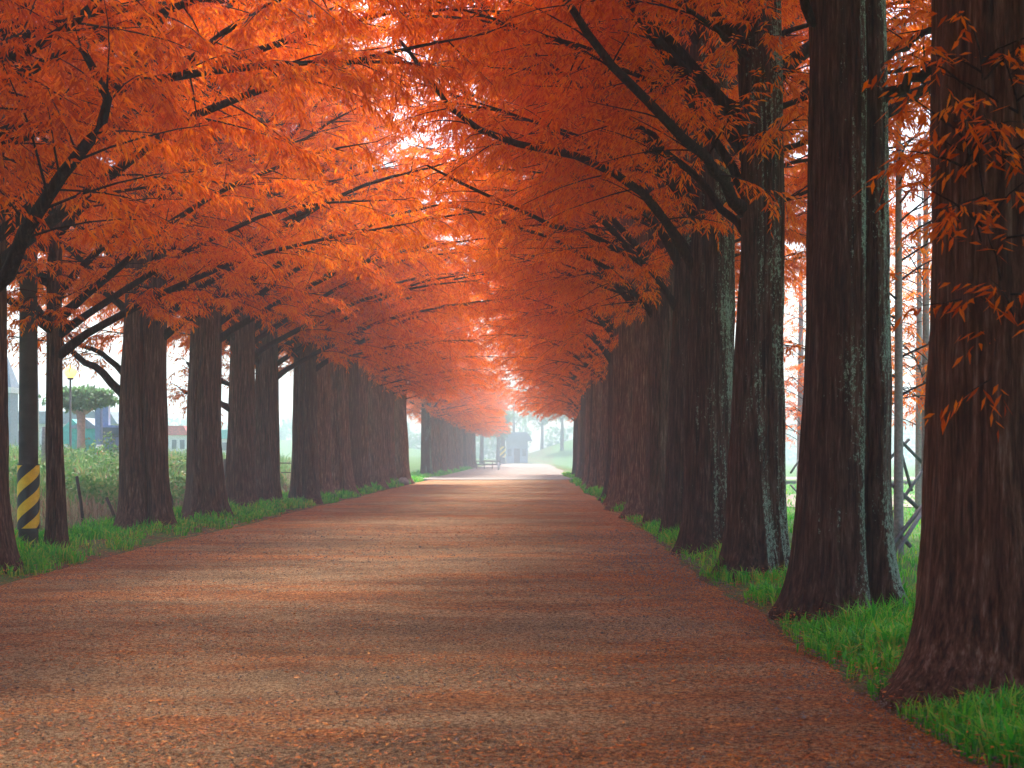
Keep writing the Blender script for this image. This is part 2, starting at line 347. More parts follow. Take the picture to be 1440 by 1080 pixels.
class Tree:
    """a recipe: branch meshes (each with its root point) and one crown mesh, shared by the trees that use it"""
    def __init__(s, seed, z0, H, n, reach, dens=1.0, fr=9, taper=.62):
        s.rg = np.random.default_rng(seed); s.branches = []; s.FV = []; s.FF = []; s.fn = 0; s.dens = dens; s.fr = fr
        g = s.rg
        for i in range(n):
            u = i/(n-1); z = z0+(H-z0)*.88*u**.92+g.uniform(-.15, .15)
            q = g.random()
            if q < .44: az = g.normal(0, .42)
            elif q < .84: az = math.pi+g.normal(0, .55)
            else: az = g.choice([-1, 1])*math.pi/2+g.normal(0, .35)
            if i < 3: az = (g.normal(0, .4), math.pi+g.normal(0, .4), g.normal(0, .5))[i]
            L = reach*(1-taper*u**.8)*(.62+.38*abs(math.cos(az)))*g.uniform(.8, 1.12)
            if g.random() < .35 and u < .5: e0 = R(g.uniform(12, 28)); r0 = .016+.0035*L; L *= .8
            else: e0 = R(g.uniform(33, 54)+6*u); r0 = .024+.0095*L*g.uniform(.7, 1.2)
            s.grow(z, az, L, e0, r0, .62)
        for i in range(15):                                   # short leafy shoots clothing the trunk inside the crown
            s.grow(z0+.35+i*.28, g.uniform(0, 6.28), g.uniform(.8, 1.35), R(g.uniform(-5, 35)), .014, .9)
    def grow(s, z, az, L, e0, r0, drop=.75):
        g = s.rg; m = 11; S = np.linspace(0, 1, m)
        e = e0*(1-drop*S**1.1)-.10*S**3+np.cumsum(g.normal(0, .05, m)); a = az+np.cumsum(g.normal(0, .07, m))
        st = L/(m-1)*np.stack([np.cos(e)*np.cos(a), np.cos(e)*np.sin(a), np.sin(e)], -1)
        P = np.array([0, 0, z])+np.concatenate([[[0, 0, 0]], np.cumsum(st[:-1], 0)])
        s.limb(P, r0)
    def limb(s, P, r0, rt=.008, first=.20):
        g = s.rg; P = np.asarray(P, float); m = len(P); S = np.linspace(0, 1, m)
        d_ = np.linalg.norm(np.diff(P, axis=0), axis=1); Ln = d_.sum()
        root = P[0].copy(); rad = rt+(r0-rt)*(1-S)**.85; rad[0] *= 1.35
        VV = []; FF = []; nn = 0
        def add(v, f):
            nonlocal nn
            VV.append(v); FF.append(f+nn); nn += len(v)
        v, f = tube(P-root, rad, 7); add(v, f)
        ns = max(5, int(Ln/.30)); side = 1
        for k in range(ns+1):
            u = first+(1-first)*(k+g.uniform(-.3, .3))/ns; u = min(max(u, .06), 1)
            x = u*(m-1); i = min(int(x), m-2); b = P[i]*(1-x+i)+P[i+1]*(x-i); t = unit(P[i+1]-P[i])
            side = -side; sd_ = unit(np.cross(t, [0, 0, 1.0]))*side
            ang = R(g.uniform(35, 68)) if k < ns else 0.1
            d = unit(t*math.cos(ang)+sd_*math.sin(ang)+np.array([0, 0, g.uniform(-.55, .42)]))
            l2 = (.45+1.35*(1-u)**.6*min(1, Ln/5))*g.uniform(.7, 1.25)
            q = np.linspace(0, 1, 5); Q = b+d*l2*q[:, None]+np.array([0, 0, -.16*l2])*(q**2)[:, None]+np.cumsum(g.normal(0, .018, (5, 3)), 0)*q[:, None]
            v, f = tube(Q-root, (.004+.009*(1-q))*(.6+.4*l2), 3); add(v, f)
            nt_ = max(3, int(l2/.105*s.dens)); w_ = np.sort(g.uniform(.26, 1, nt_))
            xx = w_*4; ii = np.minimum(xx.astype(int), 3); B = Q[ii]*(1-(xx-ii))[:, None]+Q[ii+1]*(xx-ii)[:, None]
            tq = unit(Q[ii+1]-Q[ii]); sg = np.where(np.arange(nt_) % 2, 1.0, -1.0)[:, None]
            s2 = unit(np.cross(tq, [0, 0, 1.0]))*sg
            td = unit(tq*.75+s2*g.uniform(.3, 1.0, (nt_, 1))+np.array([0, 0, -.38])+g.normal(0, .30, (nt_, 3)))
            tl = g.uniform(.16, .40, nt_)
            K = s.fr; fs = np.linspace(.12, 1, K)[None, :, None]
            FB = (B[:, None]+td[:, None]*tl[:, None, None]*fs+np.array([0, 0, -.10])*fs**2*tl[:, None, None])
            ts = unit(np.cross(td, [0, 0, 1.0]))[:, None]*np.where(np.arange(K) % 2, 1.0, -1.0)[None, :, None]
            fd = unit(td[:, None]*.8+ts*.75+np.array([0, 0, -.55])+g.normal(0, .32, (nt_, K, 3)))
            nF = nt_*K
            V, F = fronds(FB.reshape(-1, 3), fd.reshape(-1, 3), g.uniform(.075, .145, nF), g.uniform(.020, .034, nF), g)
            s.FV.append(V); s.FF.append(F+s.fn); s.fn += len(V)
        me = mesh_np('branch', np.concatenate(VV), np.concatenate(FF), True); me.materials.append(M['bark_branch'])
        s.branches.append((me, root))
    def done(s):
        s.crown = mesh_np('crown', np.concatenate(s.FV), np.concatenate(s.FF), False); s.crown.materials.append(M['leaf'])
        return s

ORD = ['first', 'second', 'third', 'fourth', 'fifth', 'sixth', 'seventh', 'eighth', 'ninth', 'tenth', 'eleventh', 'twelfth', 'thirteenth', 'fourteenth',
       'fifteenth', 'sixteenth', 'seventeenth', 'eighteenth', 'nineteenth', 'twentieth', 'twenty-first', 'twenty-second', 'twenty-third', 'twenty-fourth', 'twenty-fifth']
rows = random.Random(5)
RV = [Tree(100+i, 5.0, 15.0, 54, 8.3, 1.7, 9, .60).done() for i in range(1)]
LV = [Tree(200+i, 3.8, 15.0, 54, 8.3, 1.7, 9, .60).done() for i in range(1)]
RF = [Tree(120+i, 4.8, 12.5, 42, 8.2, 1.7, 9, .70).done() for i in range(2)]
LF = [Tree(220+i, 4.9, 12.5, 42, 8.2, 1.7, 9, .70).done() for i in range(2)]
far_trunks = [trunk_mesh(.43, 14.0, 300+i, 56, 40, .46, groove=1.4, dry=i != 2) for i in range(4)]  # all but one get the bark painted lighter for haze and light
far_lichen = [trunk_mesh(.43, 15.5, 310+i, 56, 40, .42, lichen=True) for i in range(2)]
ntris = sum(len(t.crown.polygons) for t in RV+LV+RF+LF); print('crown tris', ntris)

def plant(X, Y, tree, trunk, face, label, group, sc=1.0, extra=None, name='redwood_tree', tsc=1.0):
    """face 0: crown leans to +X, pi: to -X"""
    e = empty(name, (X, Y, float(gz(X, Y))-.02), label, 'tree', group, face+rows.uniform(-.3, .3) if extra is None else face, sc)
    t = link('trunk', trunk, e); t.scale = (tsc, tsc, 1)
    if extra is None: t.rotation_euler = (0, 0, rows.uniform(0, 6.28))
    else: t.rotation_euler = (0, 0, -face)
    dl = rows.uniform(-.45, .45) if extra else 0; mi = rows.choice([-1, 1]) if extra else 1; z1 = rows.uniform(-.15, .3) if extra else 0; cd_, sd_ = math.cos(dl), math.sin(dl)
    for me, root in tree.branches:
        x, y, z = root; y *= mi
        o = link('branch', me, e, (x*cd_-y*sd_, x*sd_+y*cd_, z+z1)); o.rotation_euler.z = dl; o.scale.y = mi
    o = link('crown', tree.crown, e, (0, 0, z1)); o.rotation_euler.z = dl; o.scale.y = mi
    if extra is None and rows.random() < .5 or int(Y*7) % 2: e.scale.y *= -1
    if extra:
        e.scale.y = abs(e.scale.y)
        for (me, root) in extra.branches: link('branch', me, e, root)
        link('crown', extra.done().crown, e) if extra.FV else None
    return e

def world_limb(tree, X, Y, face, pts, r0, rt=.02, first=.3):
    """a limb given by (px, py, distance) points, brought into the tree's own frame"""
    P = np.array([px(*p) for p in pts]); P[:, 0] -= X; P[:, 1] -= Y; P[:, 2] -= float(gz(X, Y))-.02
    if abs(face) > 1: P[:, 0] *= -1; P[:, 1] *= -1
    k = np.linspace(0, len(P)-1, 12); i = np.minimum(k.astype(int), len(P)-2); f = (k-i)[:, None]
    a = P[np.maximum(i-1, 0)]; b = P[i]; c = P[i+1]; d = P[np.minimum(i+2, len(P)-1)]
    Q = .5*((2*b)+(-a+c)*f+(2*a-5*b+4*c-d)*f**2+(-a+3*b-3*c+d)*f**3)
    Q += np.random.default_rng(int(X*10+Y*7+r0*999) % 9999).normal(0, .02, Q.shape)
    tree.limb(Q, r0, rt, first)

class Extra(Tree):
    def __init__(s, seed, dens=1.0, fr=9):
        s.rg = np.random.default_rng(seed); s.branches = []; s.FV = []; s.FF = []; s.fn = 0; s.dens = dens; s.fr = fr

GR = 'trees of the right-hand row along the path'; GL = 'trees of the left-hand row along the path'
PI = math.pi
# right row, spaced 4.6 m
right = []
# (X, Y, radius, seed, label)
near_right = [
    (3.20, 9.55, .455, 11, 'nearest darkest thick fluted trunk, cut by the right frame edge, orange sprays on its bark'),
    (3.15, 14.2, .365, 12, 'second tree of the right row, tall straight trunk with a lichen streaked right half'),
    (3.00, 18.6, .34, 13, 'third tree of the right row, split trunk with pale green lichen and a leafy collar'),
    (2.95, 23.2, .33, 14, 'fourth tree of the right row, knobbly lichen spotted trunk with wide flaring foot'),
    (3.02, 27.8, .30, 15, 'fifth tree of the right row, slim dark trunk mostly behind the knobbly fourth'),
    (3.02, 32.4, .36, 16, 'sixth tree of the right row, plain brown ribbed trunk'),
]
for i, (X, Y, r, sdd, lab) in enumerate(near_right):
    ex = Extra(400+i)
    lean = (0, 0)
    hi = 1 if i < 4 else 0
    tm = trunk_mesh(r, 15.5, sdd, 250 if hi else 110, 190 if hi else 110, .42, lean, 1.8 if i == 0 else 1.4, lichen=(0 < i < 5))
    if i == 0:
        # leafy shoots growing straight out of the bark of the nearest trunk
        for (a, b, z, h) in [(1380, 330, 3.05, 1.0), (1400, 250, 3.5, .9), (1370, 110, 4.15, .8), (1420, 170, 3.9, .8), (1400, 430, 2.7, .8), (1425, 500, 2.4, .6), (1350, 210, 3.7, .5)]:
            y0 = Y-r*.75; x0, _, z0 = px(a, b, y0)
            P = np.array([[x0-X, y0+.1-Y, z0-.25], [x0-X+.02, y0-.12-Y, z0-.1], [x0-X-.03, y0-.2-Y, z0+.1]])
            P[:, 0] *= -1; P[:, 1] *= -1
            ex.dens = .9; ex.fr = 6; ex.limb(P, .012, .005)
    if i == 1:
        world_limb(ex, X, Y, PI, [(1225, 150, 14.1), (1262, 128, 13.9), (1320, 90, 13.6), (1400, 60, 13.2)], .075, .03, .5)
        world_limb(ex, X, Y, PI, [(1220, 175, 14.2), (1270, 140, 14.6), (1330, 110, 15), (1420, 60, 15.5)], .07, .03, .5)
        world_limb(ex, X, Y, PI, [(1215, 100, 14.2), (1255, 75, 14.4), (1310, 40, 14.6), (1380, -20, 15)], .05, .02, .5)
        world_limb(ex, X, Y, PI, [(1165, 60, 14.2), (1120, -10, 14.0), (1040, -90, 13.6)], .06, .03, .5)
    if i == 2:
        world_limb(ex, X, Y, PI, [(1050, 300, 18.5), (1010, 250, 18.0), (985, 215, 17.6), (880, 110, 16.8), (800, 10, 16.2), (740, -60, 15.7)], .085, .03, .25)
        world_limb(ex, X, Y, PI, [(1060, 285, 18.6), (1010, 210, 18.8), (950, 110, 19), (890, 10, 19.2), (850, -60, 19.4)], .07, .03, .25)
        world_limb(ex, X, Y, PI, [(1050, 330, 18.7), (1000, 270, 19), (930, 200, 19.5), (860, 150, 20), (740, 70, 21)], .06, .02, .3)
    if i == 3:
        world_limb(ex, X, Y, PI, [(990, 400, 23.2), (950, 330, 23), (900, 265, 22.5), (830, 225, 22), (710, 195, 21.4), (640, 155, 21), (590, 95, 20.6), (550, 40, 20)], .085, .02, .2)
        world_limb(ex, X, Y, PI, [(985, 380, 23.3), (930, 300, 23.6), (860, 210, 24), (790, 150, 24.4), (700, 95, 25)], .06, .02, .3)
    if i == 4:
        world_limb(ex, X, Y, PI, [(955, 440, 27.8), (915, 380, 27.5), (860, 345, 27), (790, 320, 26.5), (725, 295, 26), (600, 230, 25)], .08, .02, .2)
    if i == 5:
        world_limb(ex, X, Y, PI, [(935, 470, 32.4), (900, 420, 32), (850, 375, 31), (760, 330, 30), (640, 290, 29)], .08, .02, .2)
    e = plant(X, Y, RV[0], tm, PI, lab, GR, 1.0, ex)
    if i < 2:
        for c in e.children:
            if c.name.startswith('crown') and c.data == RV[0].crown or c.name.startswith('branch') and any(c.data == b[0] for b in RV[0].branches): c.location.z += .9
for i in range(24-6):
    Y = 37+4.6*i
    X = 3.02+.75*((Y-30)/85)+rows.uniform(-.1, .1)
    if i == 17: X += .1
    lab = f'{ORD[i+6]} tree of the right row from the camera, brown ribbed trunk' if i != 17 else 'last tree of the right row, hazy grey trunk where the path opens out'
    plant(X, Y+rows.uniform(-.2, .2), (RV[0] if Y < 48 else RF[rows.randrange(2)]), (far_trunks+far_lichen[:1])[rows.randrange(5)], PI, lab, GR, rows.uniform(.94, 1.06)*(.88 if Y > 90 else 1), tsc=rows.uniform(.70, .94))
# trees behind the camera belong to the same rows and shade the near path
for (X, Y, fc, g_) in [(3.2, 4.9, PI, GR), (3.2, .3, PI, GR), (3.2, -4.3, PI, GR), (3.2, -8.9, PI, GR), (-7.7, 4.6, 0, GL), (-7.8, -.4, 0, GL), (-7.8, -5.2, 0, GL), (-7.8, -10, 0, GL), (-7.9, 9.6, 0, GL)]:
    side_ = 'right' if X > 0 else 'left'; far_ = {9.6: 'third before the leftmost visible one', 4.9: 'just past the right frame edge', 4.6: 'beside the camera', .3: 'level with the camera', -.4: 'level with the camera'}.get(Y, 'first behind the camera' if Y > -6 else 'second behind the camera')
    lab = f'avenue tree of the {side_} row outside the picture, {far_}'
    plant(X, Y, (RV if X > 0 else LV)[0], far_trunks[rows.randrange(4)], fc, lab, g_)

near_left = [
    (-7.55, 14.6, .36, 31, 'tree just outside the left frame edge, sending one long bent bare branch into view'),
    (-7.55, 19.4, .40, 32, 'leftmost trunk in view, dark and half cut by the left frame edge'),
    (-7.76, 23.3, .165, 33, 'slender tree with a knotty trunk right beside the striped utility pole'),
    (-8.02, 29.6, .42, 34, 'thick dark tree with flaring foot and low limb reaching left, right of the slender tree'),
    (-7.86, 34.4, .37, 35, 'two-ribbed tree with a broad leaning foot in the grass, fifth in the left row'),
    (-8.22, 40.6, .36, 36, 'left half of the close pair of trunks in the left row'),
    (-8.24, 44.4, .34, 37, 'right half of the close pair of trunks in the left row'),
    (-7.42, 46.8, .36, 38, 'tree standing nearest the path edge just past the close pair of trunks'),
]
for i, (X, Y, r, sdd, lab) in enumerate(near_left):
    ex = Extra(500+i)
    tm = trunk_mesh(r, 15.5 if i != 2 else 13, sdd, 130 if i < 5 else 90, 150 if i < 5 else 90, .42 if i != 2 else .55, (0, 0), 1.2 if i != 2 else .7)
    if i == 0:
        world_limb(ex, X, Y, 0, [(-300, 560, 14.4), (-120, 480, 13.8), (0, 400, 13.2), (40, 320, 13), (80, 262, 12.9), (125, 205, 12.8), (149, 160, 12.8), (140, 115, 12.8), (108, 62, 12.8)], .085, .030, .35)
        world_limb(ex, X, Y, 0, [(-300, 300, 14.4), (-150, 190, 14), (-40, 110, 13.6), (40, 70, 13.4), (120, 20, 13.2), (180, -30, 13)], .08, .03, .3)
        world_limb(ex, X, Y, 0, [(-300, 330, 14.8), (-120, 240, 15.5), (60, 180, 16), (170, 110, 16.2), (240, 10, 16.4)], .06, .03, .3)
    if i == 3:
        world_limb(ex, X, Y, 0, [(195, 585, 29.5), (168, 548, 29.4), (140, 523, 29.2), (112, 505, 29), (92, 488, 28.8), (75, 460, 28.6)], .105, .03, .8)
        world_limb(ex, X, Y, 0, [(195, 545, 29.6), (165, 515, 29.8), (135, 495, 30), (105, 480, 30.2), (80, 440, 30.4)], .08, .02, .4)
        world_limb(ex, X, Y, 0, [(205, 500, 29.6), (225, 440, 29.3), (232, 380, 29), (262, 320, 28.6), (330, 230, 28)], .08, .02, .3)
    if i == 4:
        world_limb(ex, X, Y, 0, [(285, 500, 34.4), (300, 420, 34), (350, 350, 33.5), (430, 290, 33), (470, 200, 32.4)], .08, .02, .3)
    if i in (5, 6):
        world_limb(ex, X, Y, 0, [(345, 600, Y), (320, 572, Y-.2), (290, 560, Y-.4), (255, 548, Y-.6)], .10, .03, .5)
        world_limb(ex, X, Y, 0, [(350, 560, Y), (325, 540, Y+.2), (290, 528, Y+.4), (262, 510, Y+.6)], .08, .03, .4)
    if i == 7:
        world_limb(ex, X, Y, 0, [(424, 500, Y), (460, 430, Y-.5), (500, 390, Y-1), (560, 352, Y-1.6)], .09, .02, .25)
    plant(X, Y, LV[0], tm, 0, lab, GL, 1.0 if i != 2 else .8, ex)
k = 0
for Y in [51.5, 56, 60.5, 64.5, 68.5, 72.5, 76.5, 80.5]:
    X = -7.6+rows.uniform(-.22, .22)
    lab = f'{ORD[k+8]} tree of the left row from the frame edge, brown fluted trunk' if k < 7 else 'last left tree before the crossing road, stout trunk with a stone at its foot'
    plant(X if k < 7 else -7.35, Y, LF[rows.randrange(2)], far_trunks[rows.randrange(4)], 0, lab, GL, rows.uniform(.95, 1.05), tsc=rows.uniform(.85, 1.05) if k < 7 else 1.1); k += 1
k = 0
for Y in np.arange(104, 196, 5.2):
    lab = f'{ORD[k]} hazy tree of the left row beyond the crossing road' if k else 'pale grey trunk first in the left row beyond the crossing road'
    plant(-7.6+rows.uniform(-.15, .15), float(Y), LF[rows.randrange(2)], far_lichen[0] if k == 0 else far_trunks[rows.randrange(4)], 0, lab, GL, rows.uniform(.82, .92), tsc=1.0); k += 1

# ------------------------------------------------------------------ hazy young trees with crossed props on the right-hand lawn
def young(X, Y, r, H, label, lean=0.0):
    t = Extra(int(700+X*3+Y), 1.1, 7)
    e = empty('young_tree', (X, Y, float(gz(X, Y))-.02), label, 'tree', 'young propped trees on the lawn')
    b = MB(); zs = np.linspace(-.1, H, 12); b.tube([(lean*z, 0, z) for z in zs], r*(1-.6*zs/H), 10); b.build('trunk', M['wood'], e, True)
    n = 20
    for i in range(n):
        z = 2.4+(H-2.6)*i/n; t.grow(z, t.rg.uniform(0, 6.28), (2.7-.09*i)*t.rg.uniform(.7, 1.1), R(30), .018)
    t.done()
    for me, root in t.branches: link('branch', me, e, root)
    link('crown', t.crown, e)
    return e
def props(X, Y, poles, label):
    e = empty('tree_prop', (X, Y, float(gz(X, Y))), label, 'tree support', 'crossed wooden tree props')
    for a, b_ in poles:
        P = np.array([px(*a), px(*b_)])-np.array([X, Y, float(gz(X, Y))])
        m = MB(); m.tube([P[0], (P[0]+P[1])/2, P[1]], .036, 8); m.build('pole', M['prop'], e, True)
yt = [(6.12, 23.6, .085, 9, 'hazy young tree with props, seen just right of the second right-row trunk'),
      (8.8, 31.6, .11, 9, 'hazy young tree with props, seen just left of the nearest trunk'),
      (12.2, 64, .2, 10, 'faint distant young tree seen between the second and third right-row trunks'),
      (11.5, 42, .13, 9, 'faint young tree far behind the crossed props'),
      (13.6, 47, .14, 10, 'faint young tree farthest right on the lawn, mostly behind the nearest trunk'),
      (10.6, 54, .15, 10, 'faint young tree on the lawn near the pale side road')]
for q in yt: young(*q)
props(6.5, 23.8, [((1250, 772, 23), (1310, 695, 24.4)), ((1255, 682, 23.6), (1312, 733, 24.6)), ((1252, 790, 22.6), (1302, 712, 24)), ((1258, 745, 23.7), (1280, 768, 23.2))], 'crossed wooden props leaning on the young tree right of the second trunk')
props(8.6, 31.4, [((1257, 720, 31), (1302, 655, 31.6)), ((1264, 625, 31), (1282, 690, 31.4)), ((1246, 650, 31.5), (1278, 618, 31.8)), ((1262, 615, 31.2), (1306, 660, 31.8))], 'thin crossed props of the young tree beside the nearest trunk')
props(9.2, 48, [((1113, 728, 47), (1140, 688, 48)), ((1112, 682, 48), (1140, 712, 47.6)), ((1112, 665, 48), (1128, 640, 48.6)), ((1118, 715, 48), (1140, 730, 47))], 'faint crossed props seen between the second and third right-row trunks')

# ------------------------------------------------------------------ striped utility pole
X, Y = px(40, 780, 22.9)[0], 22.9
e = empty('utility_pole', (X, Y, float(gz(X, Y))), 'dark utility pole wrapped in a yellow and black striped band', 'utility pole')
b = MB(); zs = np.linspace(-.2, 8.5, 12); b.tube([(0, 0, z) for z in zs], .155-.004*zs, 28); b.build('shaft', M['concrete'], e, True)
def striped_band(parent, r, z0, z1, slope, n, hand=1, phase=0.0, lobes=56):
    """a sleeve cut into diagonal stripes, each stripe its own strip of the sleeve"""
    H = z1-z0; per = H/n*2
    bk = MB(); yl = MB()
    a = np.arange(lobes)/lobes*2*PI
    for c, mb in ((0, bk), (1, yl)):
        for kk in range(-int(2*PI*r*slope/per)-2, n+3+int(2*PI*r*slope/per)):
            lo = z0+per*(kk+.5*c+phase)
            V = []; F = []; 
            for j in range(lobes+1):
                t = a[j % lobes]; off = hand*slope*r*(j/lobes*2*PI-PI)
                u0 = min(max(lo+off, z0), z1); u1 = min(max(lo+off+per/2, z0), z1)
                for q in (u0, u1): V.append((r*math.sin(-t)*1.0, r*math.cos(t), q))
            for j in range(lobes):
                if abs(V[2*j][2]-V[2*j+1][2])+abs(V[2*j+2][2]-V[2*j+3][2]) > 1e-4: F.append((2*j, 2*j+1, 2*j+3, 2*j+2))
            if F: mb.add(V, F)
    bk.build('black_stripe', M['black'], parent, True); yl.build('yellow_stripe', M['yellow'], parent, True)
striped_band(e, .172, .36, 1.37, .85, 5, 1, .1)
b = MB(); b.tube([(0, 0, .345), (0, 0, .36)], .173, 28); b.tube([(0, 0, 1.37), (0, 0, 1.385)], .173, 28); b.build('band', M['steel'], e, True)
X, Y = px(5, 640, 26)[0], 26
# overhead cable
b = MB(); A = np.array(px(150, 200, 40)); B = np.array(px(700, 190, 62)); q = np.linspace(0, 1, 24)
P = A+(B-A)*q[:, None]; P[:, 2] -= .5*4*q*(1-q)*.5; b.tube(P, .012, 6)
tag(b.build('overhead_cable', M['white'], None, True), 'thin pale cable strung across the avenue through the canopy', 'cable')

# ------------------------------------------------------------------ hazy things behind the left row
def at(x, Y, z0=None): return (px(x, 640, Y)[0], Y, float(gz(px(x, 640, Y)[0], Y)) if z0 is None else z0)
def H(y, Y, base): return px(0, y, Y)[2]-base
# street lamp, lit
Y = 58; p0 = at(99, Y); e = empty('street_lamp', p0, 'lit street lamp with a glowing warm globe left of the thick dark tree', 'street lamp')
h = H(527, Y, p0[2]); b = MB(); b.tube([(0, 0, 0), (0, 0, .4), (0, 0, .41), (0, 0, h-.2)], [.09, .08, .05, .04], 12); b.build('post', M['steel'], e, True)
b = MB(); b.tube([(0, 0, h-.2), (0, 0, h-.12)], [.1, .14], 14); b.build('lamp_holder', M['steel'], e, True)
lm, n, l, p = mat('lamp_glow'); p.inputs['Base Color'].default_value = (1, .8, .5, 1); p.inputs['Emission Color'].default_value = (1, .34, .05, 1); p.inputs['Emission Strength'].default_value = 1.0
b = MB(); a = np.linspace(0, PI, 10); b.tube([(0, 0, h+.12-.26*math.cos(t)) for t in a], [max(.005, .26*math.sin(t)) for t in a], 18); b.build('globe', lm, e, True)
# cafe kiosk with teal tent roof
Y = 70; p0 = at(112, Y); bz = p0[2]
e = empty('market_tent', p0, 'pale market tent with teal peaked roof and teal hanging skirt', 'tent')
S = Y/2000
b = MB(); w_ = 46*S; zt = H(590, Y, bz); ze = H(612, Y, bz)
b.prism([(-w_/2, ze), (w_/2, ze), (0, zt)], -1.2, 1.2); b.build('roof', M['teal'], e)
b = MB(); b.box(-w_/2, w_/2, -1.22, -1.18, H(625, Y, bz), ze); b.build('valance', M['teal'], e)
for x in (-w_/2+.05, w_/2-.05, 0):
    b = MB(); b.box(x-.04, x+.04, -1.16, -1.08, 0, ze); b.build('post', M['white'], e)
b = MB(); b.box(-w_/2+.1, w_/2-.1, -.9, 1.1, 0, H(632, Y, bz)); b.build('counter', M['glass'], e)
# second small tent
p1 = at(128, 66); e = empty('market_tent', p1, 'small white tent with low dark gable, partly behind the pink painted tree', 'tent')
w_ = 1.3; b = MB(); b.prism([(-w_/2, 1.5), (w_/2, 1.5), (0, 2.0)], -1, 1); b.build('roof', M['slate'], e)
b = MB(); b.box(-.6, .6, -.9, .9, 0, 1.5); b.build('wall', M['teal'], e)
# flat crowned pink trunk tree
Y = 60; p0 = at(114, Y); bz = p0[2]; e = empty('pruned_tree', p0, 'pruned tree with pinkish bare trunk and flat blue-green crown', 'tree')
b = MB(); hh = H(575, Y, bz); b.tube([(0, 0, -.1), (0, 0, hh*.5), (0, 0, hh)], [.2, .16, .19], 12); b.build('trunk', M['pink'], e, True)
for s_ in (-1, 1):
    b = MB(); b.tube([(0, 0, hh-.25), (s_*.35, 0, hh-.05), (s_*.8, .1, hh+.25)], [.11, .08, .04], 8); b.build('branch', M['pink'], e, True)
def leafcloud(n, c, r, size, seed, m, name='crown', parent=None):
    g = np.random.default_rng(seed); d = unit(g.normal(size=(n, 3))); rad = g.uniform(.45, 1, n)**.5
    lump = 1+.25*np.sin(d[:, 0]*5+seed)*np.cos(d[:, 1]*4+seed*2)+.18*np.sin(d[:, 2]*7+seed*3)
    B = np.array(c)+d*(rad*lump)[:, None]*np.array(r)
    V, F = fronds(B, unit(g.normal(size=(n, 3))+[0, 0, -.3]), g.uniform(.6, 1.4, n)*size, g.uniform(.4, .8, n)*size, g)
    me = mesh_np(name, V, F); me.materials.append(m); return link(name, me, parent)
leafcloud(2600, (0, 0, hh+.45), (1.35, 1.0, .42), .22, 3, M['leaf_green'], 'crown', e)
# tall blue-grey gate pillars with banner
Y = 64
for (xa, xb, yt_, lab) in [(135, 143, 563, 'tall violet blue banner pillar beside the tents'), (145, 154, 566, 'pale blue banner pillar nearest the thick dark tree')]:
    p0 = at((xa+xb)/2, Y); e = empty('banner_pillar', p0, lab, 'pillar', 'banner pillars'); ww = (xb-xa)*Y/2000; hh = H(yt_, Y, p0[2])
    b = MB(); b.box(-ww/2, ww/2, -.15, .15, 0, hh); b.build('shaft', M['white'] if xa > 140 else M['blue'], e)
    b = MB(); b.box(-ww/2+.02, ww/2-.02, -.17, -.152, hh*.35, hh-.05); b.build('banner', M['blue'], e)
    Y += 1.5
p0 = at(140, 55); e = empty('barrier_post', p0, 'short red and white barrier post in front of the violet pillar', 'post'); 
for j in range(4):
    b = MB(); b.tube([(0, 0, .22*j), (0, 0, .22*(j+1))], .11, 14); b.build('red_ring' if j % 2 == 0 else 'white_ring', M['red'] if j % 2 == 0 else M['white'], e, True)
p0 = at(163, 66); e = empty('parked_van', p0, 'low blue van half hidden behind the thick dark tree', 'van')
b = MB(); b.prism([(-1.9, .35), (1.9, .35), (1.9, 1.0), (1.3, 1.1), (.9, 1.65), (-1.8, 1.65), (-1.9, 1.2)], -.8, .8); b.build('body', M['blue'], e)
b = MB(); b.prism([(.5, 1.1), (1.22, 1.1), (.86, 1.55), (.5, 1.55)], -.815, .815); b.prism([(-1.6, 1.1), (.35, 1.1), (.35, 1.55), (-1.6, 1.55)], -.815, .815); b.build('window', M['glass'], e)
for x in (-1.2, 1.2):
    for s_ in (-.82, .62):
        b = MB(); a = np.arange(16)/16*2*PI; b.prism([(x+.33*math.cos(t), .33+.33*math.sin(t)) for t in a], s_, s_+.2); b.build('wheel', M['black'], e)
# slate spire building at the frame edge
Y = 78; p0 = at(10, Y); bz = p0[2]; e = empty('spired_kiosk', p0, 'slate blue kiosk tower with a pointed spire at the left frame edge', 'building')
w_ = 20*Y/2000; b = MB(); b.box(-w_/2, w_/2, -.6, .6, 0, H(553, Y, bz)); b.build('wall', M['slate'], e)
b = MB(); zt = H(500, Y, bz); z1 = H(545, Y, bz)
b.add([(-w_*.6, -.7, z1), (w_*.6, -.7, z1), (w_*.6, .7, z1), (-w_*.6, .7, z1), (0, 0, zt)], [(0, 1, 4), (1, 2, 4), (2, 3, 4), (3, 0, 4), (3, 2, 1, 0)]); b.build('roof', M['slate'], e)
b = MB(); b.box(-w_*.6, w_*.6, -.75, .75, H(553, Y, bz), z1); b.build('cornice', M['white'], e)
b = MB(); b.box(-.28, .28, -.63, -.605, .1, 1.0); b.build('door', M['white'], e)
